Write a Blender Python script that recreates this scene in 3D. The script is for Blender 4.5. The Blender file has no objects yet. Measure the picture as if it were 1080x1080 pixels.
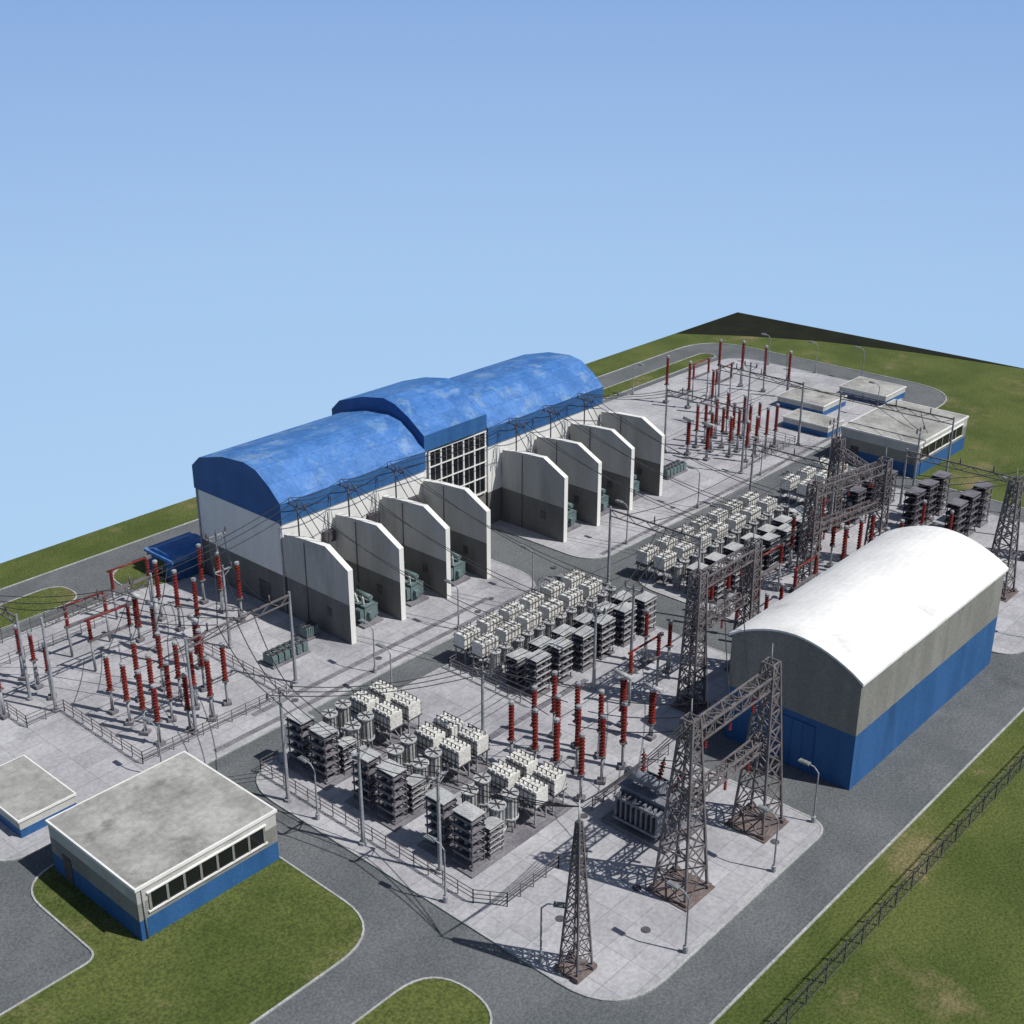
import bpy,math,random
from mathutils import Vector
random.seed(4)
R=random.uniform
sc=bpy.context.scene
col=bpy.context.collection
# ------------------------------------------------------------------ materials
def mat(name,c1,c2,scale=0.3,rough=0.85,c3=None,fine=6.0,streak=False,metal=0.0,bump=0.0,lo=0.35,hi=0.65,fineamt=0.25,joint=None,jcol=None,c3lo=0.6,c3hi=0.72,c3scale=None):
    m=bpy.data.materials.new(name);m.use_nodes=True
    nt=m.node_tree;N=nt.nodes;L=nt.links
    b=N['Principled BSDF'];b.inputs['Roughness'].default_value=rough;b.inputs['Metallic'].default_value=metal
    b.inputs['Specular IOR Level'].default_value=0.25
    g=N.new('ShaderNodeNewGeometry')
    src=g.outputs['Position']
    if streak:
        mp=N.new('ShaderNodeVectorMath');mp.operation='MULTIPLY';mp.inputs[1].default_value=(1,1,0.18)
        L.new(src,mp.inputs[0]);v1=mp.outputs[0]
    else: v1=src
    def noise(s,d=5,ro=0.6,v=None):
        n=N.new('ShaderNodeTexNoise');n.inputs['Scale'].default_value=s;n.inputs['Detail'].default_value=d;n.inputs['Roughness'].default_value=ro
        L.new(v or v1,n.inputs['Vector']);return n.outputs['Fac']
    def mr(x,a,b_,c=0,d=1):
        n=N.new('ShaderNodeMapRange');n.inputs[1].default_value=a;n.inputs[2].default_value=b_;n.inputs[3].default_value=c;n.inputs[4].default_value=d
        n.interpolation_type='SMOOTHSTEP';L.new(x,n.inputs[0]);return n.outputs[0]
    def mix(f,a,b_,mode='MIX'):
        n=N.new('ShaderNodeMix');n.data_type='RGBA';n.blend_type=mode
        if isinstance(f,float): n.inputs[0].default_value=f
        else: L.new(f,n.inputs[0])
        for i,x in ((6,a),(7,b_)):
            if isinstance(x,tuple): n.inputs[i].default_value=(*x,1)
            else: L.new(x,n.inputs[i])
        return n.outputs[2]
    c=mix(mr(noise(scale),lo,hi),c1,c2)
    if c3: c=mix(mr(noise(c3scale or scale*0.45,6,0.65),c3lo,c3hi),c,c3)
    fn=mr(noise(fine,4,0.7,src),0.3,0.7,1-fineamt,1+fineamt)
    cc=N.new('ShaderNodeCombineColor')
    for i in range(3): L.new(fn,cc.inputs[i])
    c=mix(1.0,c,cc.outputs[0],'MULTIPLY')
    if joint:
        bt=N.new('ShaderNodeTexBrick');bt.offset=0;bt.inputs['Scale'].default_value=1
        bt.inputs['Brick Width'].default_value=joint[0];bt.inputs['Row Height'].default_value=joint[1];bt.inputs['Mortar Size'].default_value=joint[2];bt.inputs['Mortar Smooth'].default_value=0.3
        bt.inputs['Color1'].default_value=(0.91,0.91,0.91,1);bt.inputs['Color2'].default_value=(1.06,1.06,1.06,1);bt.inputs['Mortar'].default_value=(*jcol,1)
        L.new(src,bt.inputs['Vector'])
        c=mix(1.0,c,bt.outputs['Color'],'MULTIPLY')
    L.new(c,b.inputs['Base Color'])
    if bump:
        bn=N.new('ShaderNodeBump');bn.inputs['Strength'].default_value=bump;bn.inputs['Distance'].default_value=0.1
        L.new(noise(fine*1.5,4,0.7,src),bn.inputs['Height']);L.new(bn.outputs[0],b.inputs['Normal'])
    return m
M={}
M['grass']=mat('grass',(0.062,0.088,0.020),(0.098,0.120,0.032),0.12,0.95,c3=(0.21,0.175,0.09),fine=4.5,bump=0.6,fineamt=0.42,c3lo=0.54,c3hi=0.76,c3scale=0.11)
M['earth']=mat('dark_earth',(0.006,0.008,0.003),(0.012,0.014,0.005),0.2,1)
M['asphalt']=mat('asphalt',(0.105,0.116,0.124),(0.14,0.15,0.158),0.15,0.9,c3=(0.082,0.09,0.097),fine=5,fineamt=0.28,bump=0.2)
M['concrete']=mat('concrete_paving',(0.34,0.34,0.365),(0.425,0.425,0.45),0.18,0.85,c3=(0.255,0.255,0.28),fine=3.0,fineamt=0.14,joint=(3.0,2.0,0.04),jcol=(0.72,0.72,0.74),bump=0.1,c3lo=.54)
M['kerb']=mat('kerb_concrete',(0.32,0.33,0.33),(0.42,0.43,0.43),0.6,0.9)
M['bluew']=mat('blue_painted_wall',(0.027,0.102,0.26),(0.037,0.125,0.31),0.5,0.6,c3=(0.022,0.075,0.19),streak=True,fineamt=0.14,c3lo=.54)
M['greyw']=mat('grey_render_wall',(0.21,0.21,0.195),(0.27,0.27,0.25),0.4,0.9,c3=(0.14,0.14,0.13),streak=True,fineamt=0.16,c3lo=.52)
M['dgreyw']=mat('dark_grey_wall',(0.15,0.15,0.145),(0.19,0.19,0.18),0.4,0.9,c3=(0.11,0.11,0.105),streak=True,fineamt=0.14,c3lo=.52)
M['lgreyw']=mat('light_grey_wall',(0.43,0.43,0.41),(0.53,0.53,0.51),0.35,0.9,c3=(0.32,0.32,0.30),streak=True,fineamt=0.08,c3lo=.52)
M['whitew']=mat('white_wall',(0.72,0.72,0.70),(0.80,0.80,0.78),0.4,0.8,c3=(0.55,0.55,0.52),streak=True,fineamt=0.06,c3lo=0.56,c3hi=0.8)
M['whiteroof']=mat('white_metal_roof',(0.78,0.78,0.77),(0.85,0.85,0.84),0.25,0.7,c3=(0.52,0.52,0.50),fine=2,fineamt=0.05,c3lo=0.53,c3hi=0.8,c3scale=.2)
M['flatroof']=mat('bitumen_flat_roof',(0.27,0.27,0.26),(0.40,0.40,0.385),0.22,0.95,c3=(0.18,0.18,0.17),fine=2,fineamt=0.15,c3scale=0.3,c3lo=0.52)
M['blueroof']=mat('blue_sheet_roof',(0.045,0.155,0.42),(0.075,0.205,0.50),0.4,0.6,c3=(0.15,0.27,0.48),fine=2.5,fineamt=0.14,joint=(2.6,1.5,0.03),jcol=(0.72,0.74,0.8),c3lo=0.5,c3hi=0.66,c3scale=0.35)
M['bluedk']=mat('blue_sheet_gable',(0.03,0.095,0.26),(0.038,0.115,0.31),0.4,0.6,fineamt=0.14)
M['steel']=mat('galvanised_steel',(0.14,0.128,0.134),(0.20,0.18,0.187),0.8,0.6,c3=(0.11,0.08,0.075),metal=0.2)
M['steeld']=mat('dark_steel',(0.075,0.07,0.08),(0.12,0.11,0.125),0.8,0.6,metal=0.2)
M['pole']=mat('steel_pole',(0.25,0.26,0.28),(0.34,0.35,0.37),0.8,0.6)
M['red']=mat('red_brown_porcelain',(0.14,0.018,0.014),(0.22,0.028,0.021),0.8,0.35,fineamt=0.15)
M['cream']=mat('cream_painted_metal',(0.60,0.60,0.57),(0.72,0.72,0.69),0.8,0.6,c3=(0.46,0.46,0.42))
M['reactor']=mat('grey_reactor_shell',(0.33,0.34,0.35),(0.46,0.47,0.47),0.8,0.6)
M['rack']=mat('rack_metal',(0.12,0.115,0.135),(0.19,0.18,0.205),0.7,0.6)
M['tgreen']=mat('grey_green_paint',(0.10,0.15,0.155),(0.15,0.205,0.21),0.7,0.5)
M['tgrey']=mat('blue_grey_paint',(0.15,0.16,0.19),(0.22,0.23,0.27),0.7,0.5)
M['wire']=mat('cable_black',(0.03,0.03,0.035),(0.045,0.045,0.05),1,0.6)
M['fence']=mat('fence_metal',(0.07,0.075,0.07),(0.11,0.115,0.11),1,0.7)
M['lamphead']=mat('lamp_head_metal',(0.18,0.2,0.21),(0.24,0.26,0.27),1,0.5)
M['plinth']=mat('plinth_concrete',(0.15,0.145,0.165),(0.22,0.215,0.235),0.5,0.9)
M['foot']=mat('footing',(0.13,0.10,0.095),(0.19,0.155,0.15),0.5,0.9)
gm=bpy.data.materials.new('window_glass');gm.use_nodes=True
b=gm.node_tree.nodes['Principled BSDF'];b.inputs['Base Color'].default_value=(0.012,0.014,0.016,1);b.inputs['Roughness'].default_value=0.12
M['glass']=gm
# ------------------------------------------------------------------ mesh builder
class MB:
    def __init__(s): s.v=[];s.f=[];s.m=[];s.mats=[];s.sm=[]
    def mi(s,k):
        if k not in s.mats: s.mats.append(k)
        return s.mats.index(k)
    def face(s,pts,k,smooth=False):
        o=len(s.v);s.v+= [tuple(p) for p in pts];s.f.append(tuple(range(o,o+len(pts))));s.m.append(s.mi(k));s.sm.append(smooth)
    def box(s,a,b_,k):
        (x0,y0,z0),(x1,y1,z1)=a,b_
        o=len(s.v)
        s.v+=[(x0,y0,z0),(x1,y0,z0),(x1,y1,z0),(x0,y1,z0),(x0,y0,z1),(x1,y0,z1),(x1,y1,z1),(x0,y1,z1)]
        for q in ((3,2,1,0),(4,5,6,7),(0,1,5,4),(1,2,6,5),(2,3,7,6),(3,0,4,7)):
            s.f.append(tuple(o+i for i in q));s.m.append(s.mi(k));s.sm.append(False)
    def cbox(s,c,d,k):
        s.box((c[0]-d[0]/2,c[1]-d[1]/2,c[2]-d[2]/2),(c[0]+d[0]/2,c[1]+d[1]/2,c[2]+d[2]/2),k)
    def tube(s,p,q,r,k,r2=None,n=4,cap=True):
        p=Vector(p);q=Vector(q);r2=r if r2 is None else r2
        d=(q-p)
        if d.length<1e-6:return
        d.normalize();up=Vector((0,0,1)) if abs(d.z)<0.95 else Vector((1,0,0))
        a=d.cross(up).normalized();b_=d.cross(a)
        o=len(s.v);ph=math.pi/4 if n==4 else 0
        for P,rr in((p,r),(q,r2)):
            for i in range(n):
                t=2*math.pi*i/n+ph;s.v.append(tuple(P+a*math.cos(t)*rr+b_*math.sin(t)*rr))
        for i in range(n):
            j=(i+1)%n;s.f.append((o+i,o+n+i,o+n+j,o+j));s.m.append(s.mi(k));s.sm.append(n>5)
        if cap:
            s.f.append(tuple(o+i for i in range(n)));s.m.append(s.mi(k));s.sm.append(False)
            s.f.append(tuple(o+n+i for i in reversed(range(n))));s.m.append(s.mi(k));s.sm.append(False)
    def rev(s,c,prof,k,n=10):
        o=len(s.v)
        for z,r in prof:
            for i in range(n):
                t=2*math.pi*i/n;s.v.append((c[0]+r*math.cos(t),c[1]+r*math.sin(t),c[2]+z))
        for a in range(len(prof)-1):
            for i in range(n):
                j=(i+1)%n;s.f.append((o+a*n+i,o+a*n+j,o+(a+1)*n+j,o+(a+1)*n+i));s.m.append(s.mi(k));s.sm.append(False)
        s.f.append(tuple(o+(len(prof)-1)*n+i for i in range(n)));s.m.append(s.mi(k));s.sm.append(False)
    def extx(s,prof,x0,x1,k,kcap=None,ks=None):
        n=len(prof)
        for i in range(n):
            j=(i+1)%n;kk=ks[i] if ks else k
            if kk is None: continue
            s.face([(x0,*prof[i]),(x1,*prof[i]),(x1,*prof[j]),(x0,*prof[j])],kk)
        s.face([(x0,*p) for p in prof],kcap or k);s.face([(x1,*p) for p in reversed(prof)],kcap or k)
    def mesh(s,name):
        me=bpy.data.meshes.new(name);me.from_pydata(s.v,[],s.f);
        for k in s.mats: me.materials.append(M[k])
        me.polygons.foreach_set('material_index',s.m);me.polygons.foreach_set('use_smooth',s.sm)
        me.update();return me
    def obj(s,name,parent=None,loc=(0,0,0),rot=0):
        o=bpy.data.objects.new(name,s.mesh(name));col.objects.link(o);o.location=loc;o.rotation_euler[2]=rot
        if parent:o.parent=parent
        return o
def empty(name,loc=(0,0,0)):
    o=bpy.data.objects.new(name,None);o.location=loc;col.objects.link(o);return o
def inst(me,name,loc,rot=0,sc_=(1,1,1)):
    o=bpy.data.objects.new(name,me);col.objects.link(o);o.location=loc;o.rotation_euler[2]=rot;o.scale=sc_;return o
# ------------------------------------------------------------------ polygons
def rpoly(pts,r=2.0,seg=8):
    out=[];n=len(pts)
    for i in range(n):
        p=Vector(pts[i][:2]);a=Vector(pts[i-1][:2]);c=Vector(pts[(i+1)%n][:2])
        rr=pts[i][2] if len(pts[i])>2 else r
        if rr<=0.01: out.append(tuple(p));continue
        u=(a-p);w=(c-p);l=min(rr,u.length*0.49,w.length*0.49);u.normalize();w.normalize()
        A=p+u*l;C=p+w*l
        for k in range(seg+1):
            t=k/seg;q=A*(1-t)**2+p*2*t*(1-t)+C*t*t;out.append(tuple(q))
    return out
def inset(poly,d):
    n=len(poly);area=sum(poly[i][0]*poly[(i+1)%n][1]-poly[(i+1)%n][0]*poly[i][1] for i in range(n))
    sg=1 if area>0 else -1;out=[]
    for i in range(n):
        a=Vector(poly[i-1]);p=Vector(poly[i]);c=Vector(poly[(i+1)%n])
        e1=(p-a);e2=(c-p)
        if e1.length<1e-6:e1=e2
        if e2.length<1e-6:e2=e1
        e1=e1.normalized();e2=e2.normalized()
        n1=Vector((-e1.y,e1.x));n2=Vector((-e2.y,e2.x));m=(n1+n2).normalized();k=1/max(0.5,m.dot(n1))
        out.append(tuple(p+m*d*k*sg))
    return out
import bmesh
def sheet(name,poly,z,k):
    bm=bmesh.new();vs=[bm.verts.new((*p,z)) for p in poly];f=bm.faces.new(vs);f.normal_update()
    if f.normal.z<0:f.normal_flip()
    bmesh.ops.triangulate(bm,faces=bm.faces[:]);me=bpy.data.meshes.new(name);bm.to_mesh(me);bm.free();me.materials.append(M[k])
    o=bpy.data.objects.new(name,me);col.objects.link(o);return o
def kerb(poly,z0,z1,w=0.22,name='kerb'):
    mb=MB();inn=inset(poly,w);n=len(poly)
    for i in range(n):
        j=(i+1)%n;a,b_=poly[i],poly[j];c,d=inn[j],inn[i]
        mb.face([(*a,z1),(*b_,z1),(*c,z1),(*d,z1)],'kerb')
        mb.face([(*a,z0),(*b_,z0),(*b_,z1),(*a,z1)],'kerb');mb.face([(*d,z1),(*c,z1),(*c,z0),(*d,z0)],'kerb')
    return mb.obj(name)
def area(name,pts,zs,k,zk=None,r=2.0,z0=0.0,w=0.22):
    p=rpoly(pts,r);kerb(p,z0,zk if zk else zs+0.03,w);return sheet(name,inset(p,w*0.8),zs,k)
# ground slab
mb=MB();mb.box((-80,-80,-0.8),(203,125.5,0),'grass');mb.obj('ground')
sheet('dark_earth_field',rpoly([(183,125.4,0),(190,115,3),(195.5,104,3),(200,88,3),(202.9,70,0),(202.9,125.4,0)]),0.02,'earth')
asph=[(20,31,0),(106,31,4),(110,33,4),(146,33,6),(146,60,0),(146,73,0),(184,73,9),(184,119.5,9),(20,119.5,0)]
area('asphalt_road',asph,0.03,'asphalt',0.1,r=4,w=0.17)
G=[[(10,52,0),(45.5,52,5),(45.5,61,0.0),(45.5,75,1),(31,75,3.5),(31,64.3,1),(10,64.3,0)],
   [(10,40.5,0),(45.2,40.5,4),(45.2,47.5,4),(10,47.5,0)],
   [(25,111.2,0),(58.5,111.2,3),(58.5,116.2,3),(25,116.2,0)],
   [(62.5,107.0,3),(86,107,1),(86,115,2),(62.5,115,4)],
   [(88,111.8,2),(176,111.8,2),(176,115,2),(88,115,2)],
   ]
for g in G: area('grass_verge',g,0.08,'grass',0.13,w=0.14)
P=[[(49.3,35.3,5),(75.5,35.3,2),(75.5,50,3),(92.5,50,2),(92.5,74,3),(49.3,74,5)],
   [(98.5,51,3),(109.5,51,2),(109.5,35,3),(141.5,35,5),(141.5,72.3,3),(98.5,72.3,4)],
   [(31,77.2,3),(93,77.2,6),(93,93,0.3),(70,93,0.3),(70,106.5,0.5),(62,109,2),(20,109,0),(20,90,0),(31,90,1)],
   [(99.5,77.2,4),(178,77.2,9),(178,110.5,6),(120.2,110.5,1),(120.2,93,0.3),(99.5,93,0.3)]]
for p in P: area('concrete_pad',p,0.12,'concrete',0.15,w=0.17)
for a in ((50.5,77.9,45),(56,80.0,30),(66,62.3,14),(77,73.6,14),(102,77.9,60)):
    m=MB();x=a[0]
    while x<a[0]+a[2]: m.box((x,a[1],.12),(x+.92,a[1]+.55,.16),'plinth');x+=1
    m.obj('cable_trench_cover')
for x,y in((60,42),(57,39),(70,79.5),(86,80),(83,79),(60,79.5),(64,50),(118,80),(71,37.5),(54,44),(40,78.4),(96,80)):
    m=MB();m.rev((x,y,.121),[(0,.34),(.025,.34),(.026,.3),(.02,.05)],'steeld',14);m.obj('manhole_cover')
# ------------------------------------------------------------------ turbine hall
hall=empty('power_plant_hall')
def section(x0,x1,y0,y1,ze,prof,tag):
    w=MB()
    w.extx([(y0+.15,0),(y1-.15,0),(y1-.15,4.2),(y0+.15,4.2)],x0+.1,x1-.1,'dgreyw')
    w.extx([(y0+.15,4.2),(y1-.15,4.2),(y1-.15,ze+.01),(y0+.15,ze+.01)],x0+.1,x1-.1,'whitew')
    w.obj('walls_'+tag,hall)
    r=MB();pr=[(y0,ze),(y1,ze)]+prof
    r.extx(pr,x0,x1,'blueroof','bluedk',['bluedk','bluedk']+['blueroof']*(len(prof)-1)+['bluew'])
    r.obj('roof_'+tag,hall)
pa=[(107,12.4),(105.6,13.6),(101.5,14.7),(98.0,15.0),(96.2,14.65),(94.3,13.45),(92.7,12)]
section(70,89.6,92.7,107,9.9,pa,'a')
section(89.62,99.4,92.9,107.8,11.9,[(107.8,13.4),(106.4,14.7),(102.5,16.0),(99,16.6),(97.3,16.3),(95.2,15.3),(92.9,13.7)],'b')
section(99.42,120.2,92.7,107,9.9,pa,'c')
w=MB()
w.box((90.2,92.85,4.6),(99.0,93.04,11.8),'glass')
for i in range(6):
    x=90.2+i*8.8/5;w.box((x-.1,92.72,4.6),(x+.1,92.848,11.8),'whitew')
for z in (4.6,6.4,8.2,10.0,11.8): w.box((90.1,92.66,z-.07),(99.1,92.718,z+.07),'whitew')
for i in range(5):
    x=90.2+(i+.5)*8.8/5;w.box((x-.03,92.78,4.6),(x+.03,92.846,11.8),'pole')
w.box((91.5,92.8,0.1),(97.5,93.03,4.2),'tgrey')
for i in range(7): w.box((91.5+i,92.74,0.1),(91.56+i,92.798,4.2),'steeld')
w.obj('windows',hall)
w=MB()
for x in list(range(72,88,3))+list(range(102,119,3)):
    w.box((x,92.35,6.2),(x+1.4,92.84,7.4),'steeld')
w.box((70.02,95.5,0.15),(70.098,97.2,2.6),'steeld')
w.tube((69.98,92.95,.1),(69.98,92.95,9.9),.09,'pole',n=6);w.tube((69.98,106.6,.1),(69.98,106.6,9.9),.09,'pole',n=6)
w.obj('wall_fittings',hall)
an=empty('blue_annex_building')
w=MB();w.box((66.6,107.2,0),(72,112,2.3),'bluew');w.box((66.55,109,0.1),(66.598,110.2,2.0),'glass');w.obj('walls',an)
w=MB();w.box((66.4,107,2.3),(72.2,112.2,2.6),'blueroof')
w.extx([(107.3,2.6),(111.9,2.6),(110.6,3.0),(108.6,3.0)],66.7,71.9,'blueroof');w.obj('roof',an)
prof=[(83.3,0),(92.55,0),(92.55,8.9),(90,9.25),(86.4,9.5),(83.3,7.9)]
lo=[(83.3,0.1),(92.55,0.1),(92.55,4.3),(83.3,4.3)];hi=[(83.3,4.3),(92.55,4.3)]+prof[2:]
for x in (70.05,76.6,83,89.0,101.6,107.6,113.8,119.8):
    w=MB()
    w.extx(lo,x,x+.6,'dgreyw',ks=['dgreyw','dgreyw','dgreyw','whitew'])
    w.extx(hi,x,x+.6,'lgreyw',ks=['lgreyw','lgreyw','whitew','whitew','whitew','whitew'])
    w.box((x-.06,86.0,2.2),(x-.003,86.7,3.1),'steeld');w.tube((x-.06,89.5,.2),(x-.06,89.5,9),.05,'steel',n=6)
    w.obj('fire_wall')
# ------------------------------------------------------------------ warehouse
wh=empty('warehouse')
X0,X1,Y0,Y1=80.6,107.4,36.6,48.2
w=MB();w.extx([(Y0,0),(Y1,0),(Y1,5.0),(Y0,5.0)],X0,X1,'bluew')
arc=[(Y0+(Y1-Y0)*i/16,9.8+1.9*math.sin(math.pi*i/16)**0.9) for i in range(17)]
w.extx([(Y0,5.0)]+[(Y1,5.0)]+list(reversed(arc)),X0,X1,'greyw');w.obj('walls',wh)
r=MB()
o_=[(y,z+0.2) for y,z in arc];o_[0]=(Y0-.2,9.85);o_[-1]=(Y1+.2,9.85)
i_=[(y,z+0.03) for y,z in arc];i_[0]=(Y0-.2,9.6);i_[-1]=(Y1+.2,9.6)
for i in range(16):
    r.face([(X0-.2,*o_[i]),(X1+.2,*o_[i]),(X1+.2,*o_[i+1]),(X0-.2,*o_[i+1])],'whiteroof',True)
    r.face([(X0-.2,*i_[i]),(X0-.2,*o_[i]),(X0-.2,*o_[i+1]),(X0-.2,*i_[i+1])],'whiteroof')
    r.face([(X1+.2,*i_[i]),(X1+.2,*o_[i]),(X1+.2,*o_[i+1]),(X1+.2,*i_[i+1])],'whiteroof')
    r.face([(X0-.2,*i_[i]),(X1+.2,*i_[i]),(X1+.2,*i_[i+1]),(X0-.2,*i_[i+1])],'greyw')
r.face([(X0-.2,*i_[0]),(X1+.2,*i_[0]),(X1+.2,*o_[0]),(X0-.2,*o_[0])],'whiteroof')
r.face([(X0-.2,*i_[16]),(X1+.2,*i_[16]),(X1+.2,*o_[16]),(X0-.2,*o_[16])],'whiteroof')
r.obj('roof',wh)
w=MB();w.box((X0-.1,40,0.05),(X0-.002,45,4.4),'bluew')
for i in range(6): w.box((X0-.14,40+i,0.05),(X0-.101,40.06+i,4.4),'bluedk')
w.obj('door',wh)
# ------------------------------------------------------------------ control buildings
def control(x0,y0,x1,y1,h,nwin,name='control_building'):
    e=empty(name)
    w=MB()
    w.box((x0,y0,0),(x1,y1,h*.38),'bluew')
    w.box((x0,y0,h*.38),(x1,y1,h*.70),'greyw')
    w.box((x0,y0,h*.70),(x1,y1,h*.95),'lgreyw')
    w.box((x0-.06,y1-2.6,0.05),(x0-.003,y1-1.5,2.3),'steeld')
    w.tube((x0+.4,y0-.08,0),(x0+.4,y0-.08,h*.94),.06,'pole',n=6)
    w.obj('walls',e)
    w=MB();w.box((x0-.1,y0-.1,h*.95),(x1+.1,y1+.1,h*1.0),'whitew')
    w.box((x0+.06,y0+.06,h*1.0),(x1-.06,y1-.06,h*1.0+.02),'flatroof')
    w.obj('roof',e)
    if nwin:
        w=MB();a=x0+(x1-x0)*.08;b_=x0+(x1-x0)*.9;z0,z1=h*.50,h*.82
        w.box((a,y0-.03,z0),(b_,y0-.003,z1),'glass')
        for i in range(nwin+1):
            x=a+(b_-a)*i/nwin;w.box((x-.09,y0-.09,z0),(x+.09,y0-.032,z1),'greyw')
        w.box((a-.2,y0-.14,z0-.12),(b_+.2,y0-.002,z0-.002),'whitew');w.box((a-.2,y0-.14,z1+.002),(b_+.2,y0-.002,z1+.1),'whitew')
        w.obj('windows',e)
    return e
control(33.8,63.3,45.3,74.3,4.4,7)
control(146.3,63,161,73.5,4.6,6)
def shed(x0,y0,x1,y1,h=1.7):
    e=empty('flat_roof_outbuilding')
    w=MB();w.box((x0,y0,0),(x1,y1,h*.5),'bluew');w.box((x0,y0,h*.5),(x1,y1,h*.9),'lgreyw');w.obj('walls',e)
    w=MB();w.box((x0-.1,y0-.1,h*.9),(x1+.1,y1+.1,h),'whitew');w.box((x0+.02,y0+.02,h),(x1-.02,y1-.02,h+.02),'flatroof');w.obj('roof',e)
shed(34,79.4,38.6,87);shed(152.2,78.5,156.3,85.5);shed(159.8,83.5,166.5,91);shed(170,79,176.3,86.5)
# ------------------------------------------------------------------ equipment meshes
def m_ins(h0=2.6,h1=6.1,r=.25):
    m=MB()
    m.cbox((0,0,.22),(.7,.7,.25),'plinth')
    m.tube((0,0,.3),(0,0,h0-.1),.12,'pole',n=6)
    m.tube((-.22,0,.3),(-.1,0,h0-.2),.05,'pole');m.tube((.22,0,.3),(.1,0,h0-.2),.05,'pole')
    m.cbox((0,0,h0-.06),(.55,.55,.12),'steel')
    pr=[];n=11;d=(h1-h0)/n
    for i in range(n):
        z=h0+i*d;pr+=[(z,r*.66),(z+d*.35,r),(z+d*.55,r),(z+d*.62,r*.66)]
    pr.append((h1,r*.6));m.rev((0,0,0),pr,'red',9)
    m.rev((0,0,0),[(h1,r*.8),(h1+.1,r*1.0),(h1+.3,r*1.0),(h1+.38,.1)],'pole',8)
    return m
INS=m_ins().mesh('insulator_post');INS2=m_ins(2.9,5.3,.21).mesh('insulator_post_short')
m=m_ins(1.6,4.6,.32);m.tube((-.9,0,4.95),(.9,0,4.95),.22,'reactor',n=8);CB=m.mesh('current_transformer')
m=MB()
for x in(-2,2):
    m.tube((x,0,.1),(x,0,3.2),.12,'pole',n=6)
    pr=[]
    for i in range(7):
        z=3.3+i*.28;pr+=[(z,.13),(z+.1,.2),(z+.17,.2),(z+.19,.13)]
    m.rev((x,0,0),pr,'red',8)
m.box((-2.3,-.15,3.15),(2.3,.15,3.35),'steel');m.tube((-2.4,0,5.35),(2.4,0,5.35),.1,'red',n=6)
m.cbox((2.2,0,5.35),(.6,.3,.3),'steel')
DS=m.mesh('disconnect_switch')
def put_ins(me,name,x,y,s=1.0):
    inst(me,name,(x,y,.12),R(0,3),(1,1,s))
def grid(xs,ys,me=None,s=1):
    for x in xs:
        for y in ys: put_ins(me or INS,'insulator_post',x+R(-.15,.15),y+R(-.15,.15),s*R(.94,1.03))
grid((65.5,68.2,70.9),(51.6,54,56.4,58.8),s=.97)
grid((48.2,50.8,53.4),(82.3,84.7,87.1,89.5),s=.93);grid((55.8,),(83.5,87),s=.93)
grid((137,139.4,141.8,144.2),(82,84.6,87.2,89.8),s=.93)
grid((150,),(96,100,104),s=1.1);grid((164,),(92,96,100,104),s=1.1)
grid((61,66),(95,98,101))
grid((41.5,46),(95.8,98.2,100.6),INS2)
grid((113,116,119),(52,55,58,61))
grid((96,99),(54,57,60),INS2);grid((86,),(55.5,58,60.5),INS2)
grid((127,),(50,53),INS2)
for x,y in((57.8,90.5),(76,52.5),(76,55.5),(134,86),(134,89),(57,96),(57,99)): inst(CB,'current_transformer',(x,y,.12),math.pi/2)
for x,y in((60,104.5),(53,97),(53,101),(156,98),(156,102),(105,55),(105,59),(81,57)): inst(DS,'disconnect_switch',(x,y,.12),R(-.02,.02))
# rack
def m_rack(dark=False):
    A='steeld' if dark else 'rack';B='rack' if dark else 'reactor'
    m=MB();W=.85;D=.62
    m.box((-W-.15,-D-.15,0),(W+.15,D+.15,.18),'plinth')
    for sx in(-1,1):
        for sy in(-1,1): m.tube((sx*W,sy*D,.18),(sx*W,sy*D,4.3),.06,'steeld')
    m.tube((-W,-D,.2),(-W,D,1.5),.03,'steeld');m.tube((-W,-D,1.6),(-W,D,3.0),.03,'steeld')
    for i in range(5):
        z=.75+i*.78;m.box((-W-.1,-D-.08,z),(W+.1,D+.08,z+.09),A)
        m.box((-W-.14,-D-.12,z+.09),(W+.14,-D-.06,z+.22),B);m.box((-W-.14,D+.06,z+.09),(W+.14,D+.12,z+.22),A)
        for j in(-.5,.0,.5):
            for q in (-.3,.3): m.tube((j,q,z+.09),(j,q,z+.40),.15,B if (i+int(j*2))%2 else 'steeld',n=6)
    m.box((-W-.12,-D-.1,4.3),(W+.12,D+.1,4.38),B)
    return m
RACK=m_rack().mesh('equipment_rack');RACKD=m_rack(True).mesh('equipment_rack_dark')
# capacitor bank
m=MB();m.box((-1.1,-.8,0),(1.1,.8,.18),'plinth')
for sx in(-.9,.9):
    for sy in(-.6,.6): m.tube((sx,sy,.18),(sx,sy,1.7),.07,'pole')
m.tube((-.9,-.6,.3),(.9,-.6,1.6),.04,'pole');m.tube((-.9,.6,.3),(.9,.6,1.6),.04,'pole')
m.box((-1.1,-.75,1.65),(1.1,.75,1.76),'steeld')
for i in range(5):
    x=-.9+i*.45
    m.box((x-.15,-.68,1.76),(x+.15,.68,3.1+.06*(i%2)),'cream')
    m.tube((x,-.4,3.1),(x,-.4,3.4),.05,'steeld',n=6);m.tube((x,.4,3.1),(x,.4,3.4),.05,'steeld',n=6)
for z in(2.05,2.75): m.box((-1.12,-.74,z),(1.12,-.682,z+.09),'steel');m.box((-1.12,.682,z),(1.12,.74,z+.09),'steel')
m.tube((-1.0,-.4,3.42),(1.0,-.4,3.42),.03,'steeld');m.tube((-1.0,.4,3.42),(1.0,.4,3.42),.03,'steeld')
CAP=m.mesh('capacitor_bank')
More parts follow.
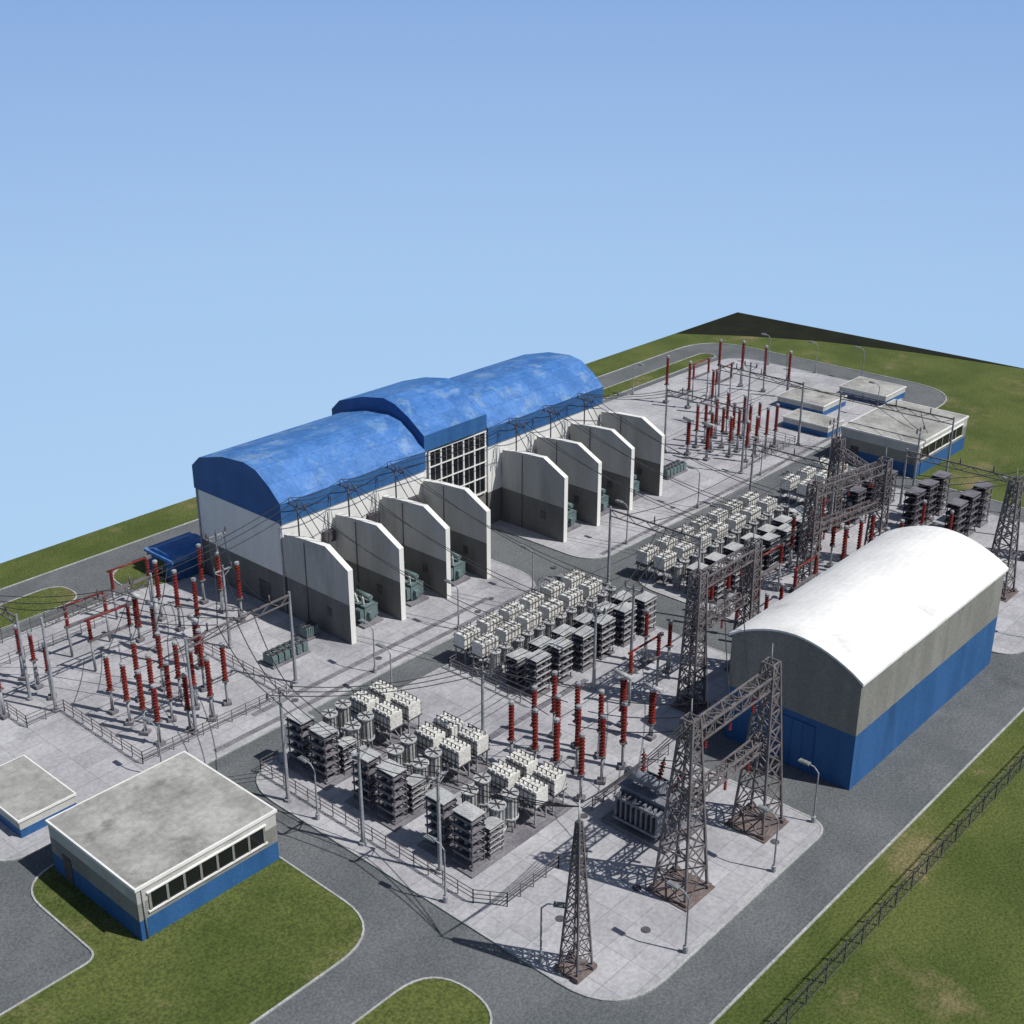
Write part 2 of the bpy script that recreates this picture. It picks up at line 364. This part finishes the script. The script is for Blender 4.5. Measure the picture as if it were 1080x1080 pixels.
# reactor
m=MB()
for i in range(4):
    t=math.pi/4+i*math.pi/2;m.tube((.42*math.cos(t),.42*math.sin(t),0),(.42*math.cos(t),.42*math.sin(t),1.2),.07,'pole',n=6)
m.rev((0,0,0),[(1.18,.1),(1.2,.68),(1.32,.68),(1.33,.55),(3.15,.55),(3.16,.68),(3.28,.68),(3.3,.3)],'reactor',16)
for i in range(12):
    t=i*math.pi/6;m.tube((.58*math.cos(t),.58*math.sin(t),1.32),(.58*math.cos(t),.58*math.sin(t),3.16),.035,'steel')
for i in range(3):
    t=i*math.pi/3;m.tube((-.6*math.cos(t),-.6*math.sin(t),3.36),(.6*math.cos(t),.6*math.sin(t),3.36),.04,'steeld')
REA=m.mesh('air_core_reactor')
def bay(x,y,ang,hr=.85,me=None):
    c,s=math.cos(ang),math.sin(ang)
    def T(u,w): return (x+u*c-w*s+R(-.1,.1), y+u*s+w*c+R(-.1,.1),.12)
    me=me or RACK
    inst(me,'equipment_rack',T(0,0),ang+R(-.02,.02),(1,1,hr));inst(me,'equipment_rack',T(0,2.4),ang,(1,1,hr*.8))
    inst(REA,'air_core_reactor',T(-.7,4.5),ang,(.8,.8,.85));inst(REA,'air_core_reactor',T(.7,4.6),ang,(.8,.8,.85))
    inst(CAP,'capacitor_bank',T(0,6.5),ang+R(-.02,.02));inst(CAP,'capacitor_bank',T(0,8.8),ang)
for i in range(6): bay(75.4+i*3.1,64.4,0)
for i in range(7): bay(101.2+i*3.3,62.7,0)
for i in range(3): bay(129+i*3.8,62,0,.9,RACKD)
for i in range(3): inst(RACKD,'equipment_rack',(131+i*3.4,56,.12),0,(1.1,1.1,1.1));inst(RACKD,'equipment_rack',(131+i*3.4,51,.12),0,(1.1,1.1,1.1))
for k,yy in enumerate((70,62.2,54.2)):
    p=MB();p.box((53,yy-2.9,.1),(64.2,yy+2.7,.26),'plinth');p.obj('equipment_plinth')
    for dy in(-1.5,1.3):
        inst(RACK,'equipment_rack',(54.2,yy+dy,.26),math.pi/2,(1,1,1.0))
        inst(REA,'air_core_reactor',(57.2,yy+dy,.26));inst(REA,'air_core_reactor',(58.9,yy+dy+.3,.26),.4)
        inst(CAP,'capacitor_bank',(61.0,yy+dy,.26),math.pi/2);inst(CAP,'capacitor_bank',(63.1,yy+dy,.26),math.pi/2)
    inst(RACK,'equipment_rack',(56.0,yy-2.0,.26),0,(.75,.75,.6))
# power transformers
def transformer(k,red=True):
    m=MB();m.box((-2,-1.5,0),(2,1.5,.25),'plinth')
    m.box((-1.4,-.75,.3),(1.4,.75,2.3),k);m.box((-1.5,-.85,2.3),(1.5,.85,2.42),k)
    for sy in(-1,1):
        for i in range(9):
            x=-1.25+i*.31;a,b_=sorted((sy*.78,sy*1.35));m.box((x-.06,a,.6),(x+.06,b_,2.1),k)
        a,b_=sorted((sy*1.36,sy*1.42));m.box((-1.35,a,1.95),(1.35,b_,2.1),k);m.box((-1.35,a,.6),(1.35,b_,.75),k)
    m.tube((-1.3,-.4,3.1),(.9,-.4,3.1),.32,k,n=12)
    m.tube((-1,-.4,2.4),(-1,-.4,2.9),.06,k);m.tube((.6,-.4,2.4),(.6,-.4,2.9),.06,k)
    for i in range(3):
        x=-.9+i*.9;p0=Vector((x,.4,2.42));d=Vector(((i-1)*.25,.35,1)).normalized()
        for q in range(7):
            a=p0+d*q*.2;m.tube(a,a+d*.1,.16,'red' if red else 'cream',.1,n=8)
        m.tube(p0,p0+d*1.6,.06,'steel',n=6)
        if red:
            p0=Vector((x,-.0,2.42));d=Vector(((i-1)*.2,-.1,1)).normalized()
            for q in range(4):
                a=p0+d*q*.2;m.tube(a,a+d*.1,.13,'cream',.08,n=8)
    m.box((1.42,-.4,.9),(1.8,.3,1.9),k);m.box((-1.8,-.3,.9),(-1.42,.4,1.6),k)
    return m
TG=transformer('tgreen',red=False).mesh('power_transformer');TB=transformer('tgrey').mesh('power_transformer_grey')
for x in (74.2,80.5,86.7,105.2,111.2,117.3): inst(TG,'power_transformer',(x,86.6,.12),math.pi/2,(.95,.85,.85))
inst(TB,'power_transformer',(66.6,45.6,.12),-math.pi/2,(1.5,1.5,1.35))
m=MB();m.box((-2.2,-.9,0),(2.2,.9,.2),'plinth')
for i in range(6):
    x=-1.8+i*.72
    m.box((x-.28,-.75,.3),(x+.28,.75,1.15),'tgreen');m.rev((x,-.35,1.15),[(0,.24),(.12,.24),(.13,.1)],'steeld',10);m.rev((x,.38,1.15),[(0,.24),(.12,.24),(.13,.1)],'steeld',10)
CL=m.mesh('cooling_radiator_bank')
inst(CL,'cooling_radiator_bank',(64.3,86,.12),0.0);inst(CL,'cooling_radiator_bank',(127,86.5,.12),0.0)
inst(CL,'cooling_radiator_bank',(68.4,87.6,.12),0,(.35,.8,1.1))
# ------------------------------------------------------------------ lattice structures
def lat_tower(x,y,h,w0,w1,n=7,spike=0,k='steel',leg=.12,br=.06,foot=.4,ks='pole'):
    m=MB()
    def c(t):
        w=(w0+(w1-w0)*t)/2;return [Vector((sx*w,sy*w,.12+h*t)) for sx,sy in((-1,-1),(1,-1),(1,1),(-1,1))]
    ts=[(i/n)*(1.25-.25*i/n) for i in range(n+1)]
    for i in range(n):
        A=c(ts[i]);B=c(ts[i+1])
        for j in range(4):
            q=(j+1)%4;m.tube(A[j],B[j],leg,k);m.tube(A[j],B[q],br,k);m.tube(A[q],B[j],br,k);m.tube(B[j],B[q],br,k)
    if spike: m.tube((0,0,h),(0,0,h+spike),.09,ks,.03,n=6)
    if foot:
        m.box((-w0/2-foot,-w0/2-foot,.1),(w0/2+foot,w0/2+foot,.22),'foot')
        for P in c(0): m.cbox((P.x,P.y,.35),(.45,.45,.3),'foot')
    m.obj('lattice_tower',loc=(x,y,0))
def lat_beam(p,q,w=.9,n=8,k='steel'):
    p=Vector(p);q=Vector(q);d=q-p;L_=d.length;d.normalize();s=Vector((-d.y,d.x,0)).normalized();m=MB()
    def c(t):
        P=p+d*L_*t;return [P+s*w/2,P-s*w/2,P-s*w/2+Vector((0,0,w)),P+s*w/2+Vector((0,0,w))]
    for i in range(n):
        A=c(i/n);B=c((i+1)/n)
        for j in range(4):
            r=(j+1)%4;m.tube(A[j],B[j],.085,k);m.tube((A if i%2 else B)[j],(B if i%2 else A)[r],.05,k);m.tube(A[j],A[r],.05,k)
    for t in(.2,.5,.8):
        P=p+d*L_*t
        m.tube(P,P-Vector((0,0,.3)),.03,'steel')
        for u in range(6): m.tube(P-Vector((0,0,.3+u*.2)),P-Vector((0,0,.4+u*.2)),.14,'red',.07,n=7)
    m.obj('lattice_gantry_beam')
lat_tower(62,39.7,14,2.7,.9,9,1.6);lat_tower(72,39.7,14,2.7,.9,9,1.6)
lat_beam((62,39.7,12.2),(72,39.7,12.2),1.0,9);lat_beam((62,39.7,7.2),(72,39.7,7.2),.8,9)
lat_tower(51,40.2,11.6,1.55,.25,11,1.7,leg=.085,br=.042,foot=.2,ks='cream')
lat_tower(82.5,53,13,1.7,1.0,12,1.4);lat_tower(91,53,13,1.7,1.0,12,1.4);lat_beam((82.5,53,11.6),(91,53,11.6),1,9);lat_beam((82.5,53,7.5),(91,53,7.5),.8,9)
lat_tower(109,57,12,1.7,1.0,10,1.4);lat_tower(120,55,12,1.7,1.0,10,1.4);lat_beam((109,57,10.8),(120,55,10.8),1,10);lat_beam((109,57,6.8),(120,55,6.8),.8,10)
lat_tower(122,42,12.5,2.4,.9,10,1.4);lat_tower(133,42,12.5,2.4,.9,10,1.4);lat_beam((122,42,11),(133,42,11),1,9)
lat_tower(125,63,11,1.6,.9,9,1.4);lat_beam((120,55,9.5),(125,63,9.5),.7,8)
# ------------------------------------------------------------------ slim poles / portals
def pole(x,y,h,arm=0,ang=0,name='steel_utility_pole'):
    m=MB();m.rev((0,0,0),[(.1,.32),(.35,.32),(.36,.17),(h,.10)],'pole',8)
    if arm:
        c,s=math.cos(ang),math.sin(ang)
        m.tube((-c*arm,-s*arm,h-.5),(c*arm,s*arm,h-.5),.08,'pole');m.tube((-c*arm,-s*arm,h-.5),(0,0,h-1.2),.04,'pole');m.tube((c*arm,s*arm,h-.5),(0,0,h-1.2),.04,'pole')
        for t in(-1,0,1):
            m.rev((c*arm*t*.95,s*arm*t*.95,h-.45),[(0,.08),(.1,.13),(.2,.08),(.3,.13),(.4,.08),(.55,.05)],'steeld',8)
    m.obj(name,loc=(x,y,0))
def portal(p,q,h,name='steel_portal_frame'):
    m=MB();p=Vector((*p,0));q=Vector((*q,0))
    for P in(p,q): m.rev(P,[(.1,.3),(.35,.3),(.36,.17),(h,.11)],'pole',8)
    a=p+Vector((0,0,h-.3));b_=q+Vector((0,0,h-.3));m.tube(a,b_,.1,'steel');m.tube(a-Vector((0,0,.7)),b_-Vector((0,0,.7)),.07,'steel')
    n=10
    for i in range(n):
        A=a.lerp(b_,i/n);B=a.lerp(b_,(i+1)/n)-Vector((0,0,.7))
        if i%2:A=a.lerp(b_,(i+1)/n);B=a.lerp(b_,i/n)-Vector((0,0,.7))
        m.tube(A,B,.04,'steel')
    for t in(.2,.5,.8):
        P=a.lerp(b_,t);m.tube(P,P+Vector((0,0,.8)),.08,'steeld',n=6)
    m.obj(name)
portal((51,81.5),(62,81.8),9.3);portal((45,93.5),(56,94),9.3);portal((44.5,97),(44.5,106),8.6)
pole(50.2,68.3,10.2,1.2,0)
pole(64,60.5,9.2,1,math.pi/2);pole(50.5,60,8.6,1,0);pole(52.0,53.5,8.8,1,0);pole(79,61,8.6,1,math.pi/2);pole(84.5,61,8.6,1,math.pi/2)
pole(66,98,9,1.2,0);pole(62,91.5,8.8,1,0)
portal((96.5,62),(96.5,73),9);portal((124,73.2),(124,62.5),8.5)
portal((133,80),(133,92),9);portal((147,80),(147,93),9);portal((149,60),(149,75.5),8.2)
portal((136.5,47),(136.5,60),7.5)
pole(143,61.5,8,1);pole(139,71,8,1);pole(150,90,9,1,math.pi/2)
for x in(70.8,77.2,83.6,102.2,108.2,114.4): 
    m=MB();m.tube((0,0,9.2),(0,0,12.6),.08,'steeld',n=6);m.tube((-.3,-1.6,12.4),(-.3,1.2,12.4),.06,'steeld');m.tube((0,0,11.4),(0,-1.2,12.4),.04,'steeld')
    for t in(-1.5,-.4,.8): m.tube((-.3,t,12.4),(-.3,t,12.9),.07,'steeld',n=6)
    m.obj('busbar_support_bracket',loc=(x-.4,90.6,0))
# ------------------------------------------------------------------ street lamps
m=MB();m.rev((0,0,0),[(0,.16),(.5,.16),(.52,.07),(4.1,.05)],'pole',8)
m.tube((0,0,4.1),(.0,.35,4.45),.045,'pole',n=6);m.tube((0,.35,4.45),(0,.8,4.5),.045,'pole',n=6)
m.cbox((0,1.1,4.5),(.36,.8,.13),'lamphead');m.cbox((0,1.1,4.585),(.24,.6,.04),'lamphead');m.cbox((0,1.15,4.42),(.26,.55,.05),'cream')
LP=m.mesh('street_lamp')
for x,y,a in((68,77.8,0),(79,77.8,0),(90,77.8,0),(66,73.4,0),(45.5,78.2,0),(50.2,64.8,0),(50,51,0.1),(50,42.3,-2.6),(57,35.8,0),(68,35.8,0),(75,36.6,0),(85.8,73.4,math.pi),(106,77.8,0),(120,77.8,0),(134,77.8,0),(177,103,0),(178,95,0),(180,88,0),(165,77.8,0),(150,110,math.pi),(143,50,1.5),(115,34.5,0),(130,34.3,0),(35,109.6,0),(48,109.6,0),(144.5,42,1.57)):
    inst(LP,'street_lamp',(x,y,.1),a,(1.12,1.12,1.08))
# ------------------------------------------------------------------ fences / railings
def railing(pts,h=1.2,step=1.5,rails=(.45,.8,1.15),k='pole',name='metal_railing',r=.035):
    m=MB()
    for a,b_ in zip(pts[:-1],pts[1:]):
        a=Vector((*a,.12));b_=Vector((*b_,.12));L_=(b_-a).length;n=max(1,round(L_/step))
        for i in range(n+1):
            P=a.lerp(b_,i/n);m.tube(P,P+Vector((0,0,h)),r*1.2,k)
        for z in rails: m.tube(a+Vector((0,0,z)),b_+Vector((0,0,z)),r,k)
    m.obj(name)
railing([(53,73),(51.2,73),(51.2,49.5),(52.5,47.5),(58,47.5),(60,46.5)],k='steel')
railing([(73,73.2),(92,73.2)],k='steel');railing([(73,73.2),(73,63)],k='steel')
railing([(100,71.8),(124,71.8)],k='steel');railing([(45.5,81),(45.5,93),(42,93),(42,104),(57,104.5)],k='steel')
railing([(45.5,81),(60,80.6),(60,93),(57,93)],k='steel')
railing([(135,80.5),(147,80.5),(147,94)],k='steel');railing([(65,50),(75,50)],k='steel') 
railing([(30,108.4),(69,108.4)],h=1.6,rails=(.5,1.0,1.5),k='fence')
m=MB()
x=44.0
while x<150:
    m.tube((x,27.6,0),(x,27.6,1.9),.06,'fence');m.tube((x,27.6,1.9),(x,27.3,2.2),.04,'fence');x+=2.4
for z in(.15,.95,1.75): m.tube((44,27.6,z),(150,27.6,z),.03,'fence')
for z in(1.98,2.12): m.tube((44,27.45,z),(150,27.45,z),.02,'fence')
x=44.0
while x<150:
    m.tube((x,27.6,.15),(x+.6,27.6,1.75),.014,'fence',cap=False);m.tube((x+.6,27.6,.15),(x,27.6,1.75),.014,'fence',cap=False);x+=.6
m.obj('perimeter_fence')
# ------------------------------------------------------------------ wires
cu=bpy.data.curves.new('overhead_power_lines','CURVE');cu.dimensions='3D';cu.bevel_depth=.042;cu.bevel_resolution=0
def wire(p,q,sag=1.0,n=10):
    s=cu.splines.new('POLY');s.points.add(n)
    for i in range(n+1):
        t=i/n;P=Vector(p).lerp(Vector(q),t);P.z-=sag*4*t*(1-t);s.points[i].co=(*P,1)
for d in(-1.3,0,1.0):
    for xs in ((56,70.4,76.8,83.2,101.8),(101.8,107.8,114,133)):
        for a,b_ in zip(xs[:-1],xs[1:]): wire((a,(90.6 if a>60 else 93.8)+d,12.9 if a>60 else 9.1),(b_,90.6+d,12.9 if 60<b_<130 else 8.8),.5)
for i,x in enumerate((70.4,76.8,83.2,101.8,107.8,114)):
    for d in(-1.3,0.8):
        wire((x,90.6+d,12.9),(x+6+d*.5,67.5,5 ),1.2)
    for d in (-.5,.5): wire((x+d,90.6,12.6),(x+3.6+d,86.9,3.6),.5)
for d in(-.9,0,.9):
    wire((50.2+d,68.3,10),(56+d*2,81.6,9.2),.8);wire((50.2+d,68.3,10),(50.5+d,60,8.4),.4);wire((50.5+d,60,8.4),(52.0+d,53.5,8.6),.4)
    wire((50.2+d,68.3,10),(64,60.5+d,9),.8);wire((64,60.5+d,9),(79,61+d,8.4),.8);wire((79,61+d,8.4),(84.5,61+d,8.4),.3);wire((84.5,61+d,8.4),(96.5,66+d,8.8),.6)
    wire((96.5,68+d*3,8.8),(124,68+d*3,8.2),1.2);wire((52.0+d,53.5,8.6),(51,40.2,12.8),.6)
    wire((67+d*3,39.7,12.3),(86.5+d*3,53,11.8),1.2);wire((86.5+d*3,53,12),(114+d*3,56,11),1.4);wire((114+d*3,56,11),(128+d*3,42,11.5),.8)
    wire((67+d*3,39.7,7.2),(66.6,45.2+d*1.4,5.6),.3);wire((51,40.2,13),(62,39.7+d*.3,14),.5)
    wire((56+d*2,81.6,9.2),(50+d*2,94,9.2),.7);wire((50+d*2,94,9.2),(44.5,101+d*2,8.6),.5);wire((44.5,101+d*3,8.6),(20,98+d*3,9),1.2)
    wire((57+d*3,81.7,9.2),(62+d,91.5,8.5),.6);wire((62+d,91.5,8.5),(66+d,98,8.7),.5);wire((133,86+d*4,8.9),(147,86+d*4,8.9),.8);wire((147,86+d*4,8.9),(164,96+d*4,6.9),1.0)
    wire((149,68+d*4,8),(143,61.5+d,7.6),.3);wire((147,86+d*4,8.8),(149,70+d*4,8),.6)
    wire((56+d*2,94,9.2),(50.8+d*2.6,89.5,6.3),.3);wire((68+d*2.7,55,6.3),(64,60.5+d,9),.2);wire((68+d*2.7,53,6.3),(67+d*3,39.8,12.3),.6)
    wire((56+d*3,81.6,9.2),(52+d*2.6,84.7,6.3),.2)
for xs,ys in(((65.5,68.2,70.9),(51.6,54,56.4,58.8)),((48.2,53.4),(82.3,84.7,87.1,89.5)),((137,144.2),(82,84.6,87.2,89.8)),((113,119),(52,55,58,61))):
    for y in ys: wire((xs[0],y,6.4),(xs[-1],y,6.4),.1)
o=bpy.data.objects.new('overhead_power_lines',cu);col.objects.link(o);cu.materials.append(M['wire'])
# ------------------------------------------------------------------ light, world, camera
el=math.radians(54);az=(0.38,-0.92);nrm=math.hypot(*az)
sd=Vector((az[0]/nrm*math.cos(el),az[1]/nrm*math.cos(el),math.sin(el)))
sl=bpy.data.lights.new('sun','SUN');sl.energy=4.2;sl.angle=math.radians(.5);sl.color=(1,.965,.91)
so=bpy.data.objects.new('sun',sl);so.rotation_euler=sd.to_track_quat('Z','Y').to_euler();so.location=(0,0,100);col.objects.link(so)
wd=bpy.data.worlds.new('World');sc.world=wd;wd.use_nodes=True;nt=wd.node_tree;N=nt.nodes;L=nt.links
S=0.065
bg=N['Background'];bg.inputs[1].default_value=S
sk=N.new('ShaderNodeTexSky');sk.sky_type='NISHITA';sk.sun_disc=False;sk.sun_elevation=el;sk.sun_rotation=math.atan2(az[0],az[1])
tc=N.new('ShaderNodeTexCoord');sp=N.new('ShaderNodeSeparateXYZ');L.new(tc.outputs['Generated'],sp.inputs[0])
rp=N.new('ShaderNodeMapRange');rp.inputs[1].default_value=-.40;rp.inputs[2].default_value=0.0;L.new(sp.outputs[2],rp.inputs[0])
def cr(stops):
    n=N.new('ShaderNodeValToRGB');e=n.color_ramp.elements;e[0].position=stops[0][0];e[0].color=(*stops[0][1],1);e[1].position=stops[-1][0];e[1].color=(*stops[-1][1],1)
    for p,c in stops[1:-1]: x=e.new(p);x.color=(*c,1)
    return n
r1=cr([(0,(.43,.64,.89)),(.5,(.37,.565,.85)),(1,(.245,.405,.74))]);L.new(rp.outputs[0],r1.inputs[0])
sc_=N.new('ShaderNodeVectorMath');sc_.operation='SCALE';sc_.inputs['Scale'].default_value=1/S;L.new(r1.outputs[0],sc_.inputs[0])
mr=N.new('ShaderNodeMapRange');mr.inputs[1].default_value=0.0;mr.inputs[2].default_value=0.12;mr.interpolation_type='SMOOTHSTEP';L.new(sp.outputs[2],mr.inputs[0])
mx=N.new('ShaderNodeMix');mx.data_type='RGBA';L.new(mr.outputs[0],mx.inputs[0]);L.new(sc_.outputs[0],mx.inputs[6]);L.new(sk.outputs[0],mx.inputs[7]);L.new(mx.outputs[2],bg.inputs[0])
cam=bpy.data.cameras.new('camera');cam.sensor_width=36;cam.lens=45.2;cam.clip_end=2000
co=bpy.data.objects.new('camera',cam);co.location=(0,0,60);co.rotation_euler=(math.radians(90-23.16),0,math.radians(41.87-90));col.objects.link(co);sc.camera=co
sc.view_settings.view_transform='Standard';sc.view_settings.look='None';sc.view_settings.exposure=0
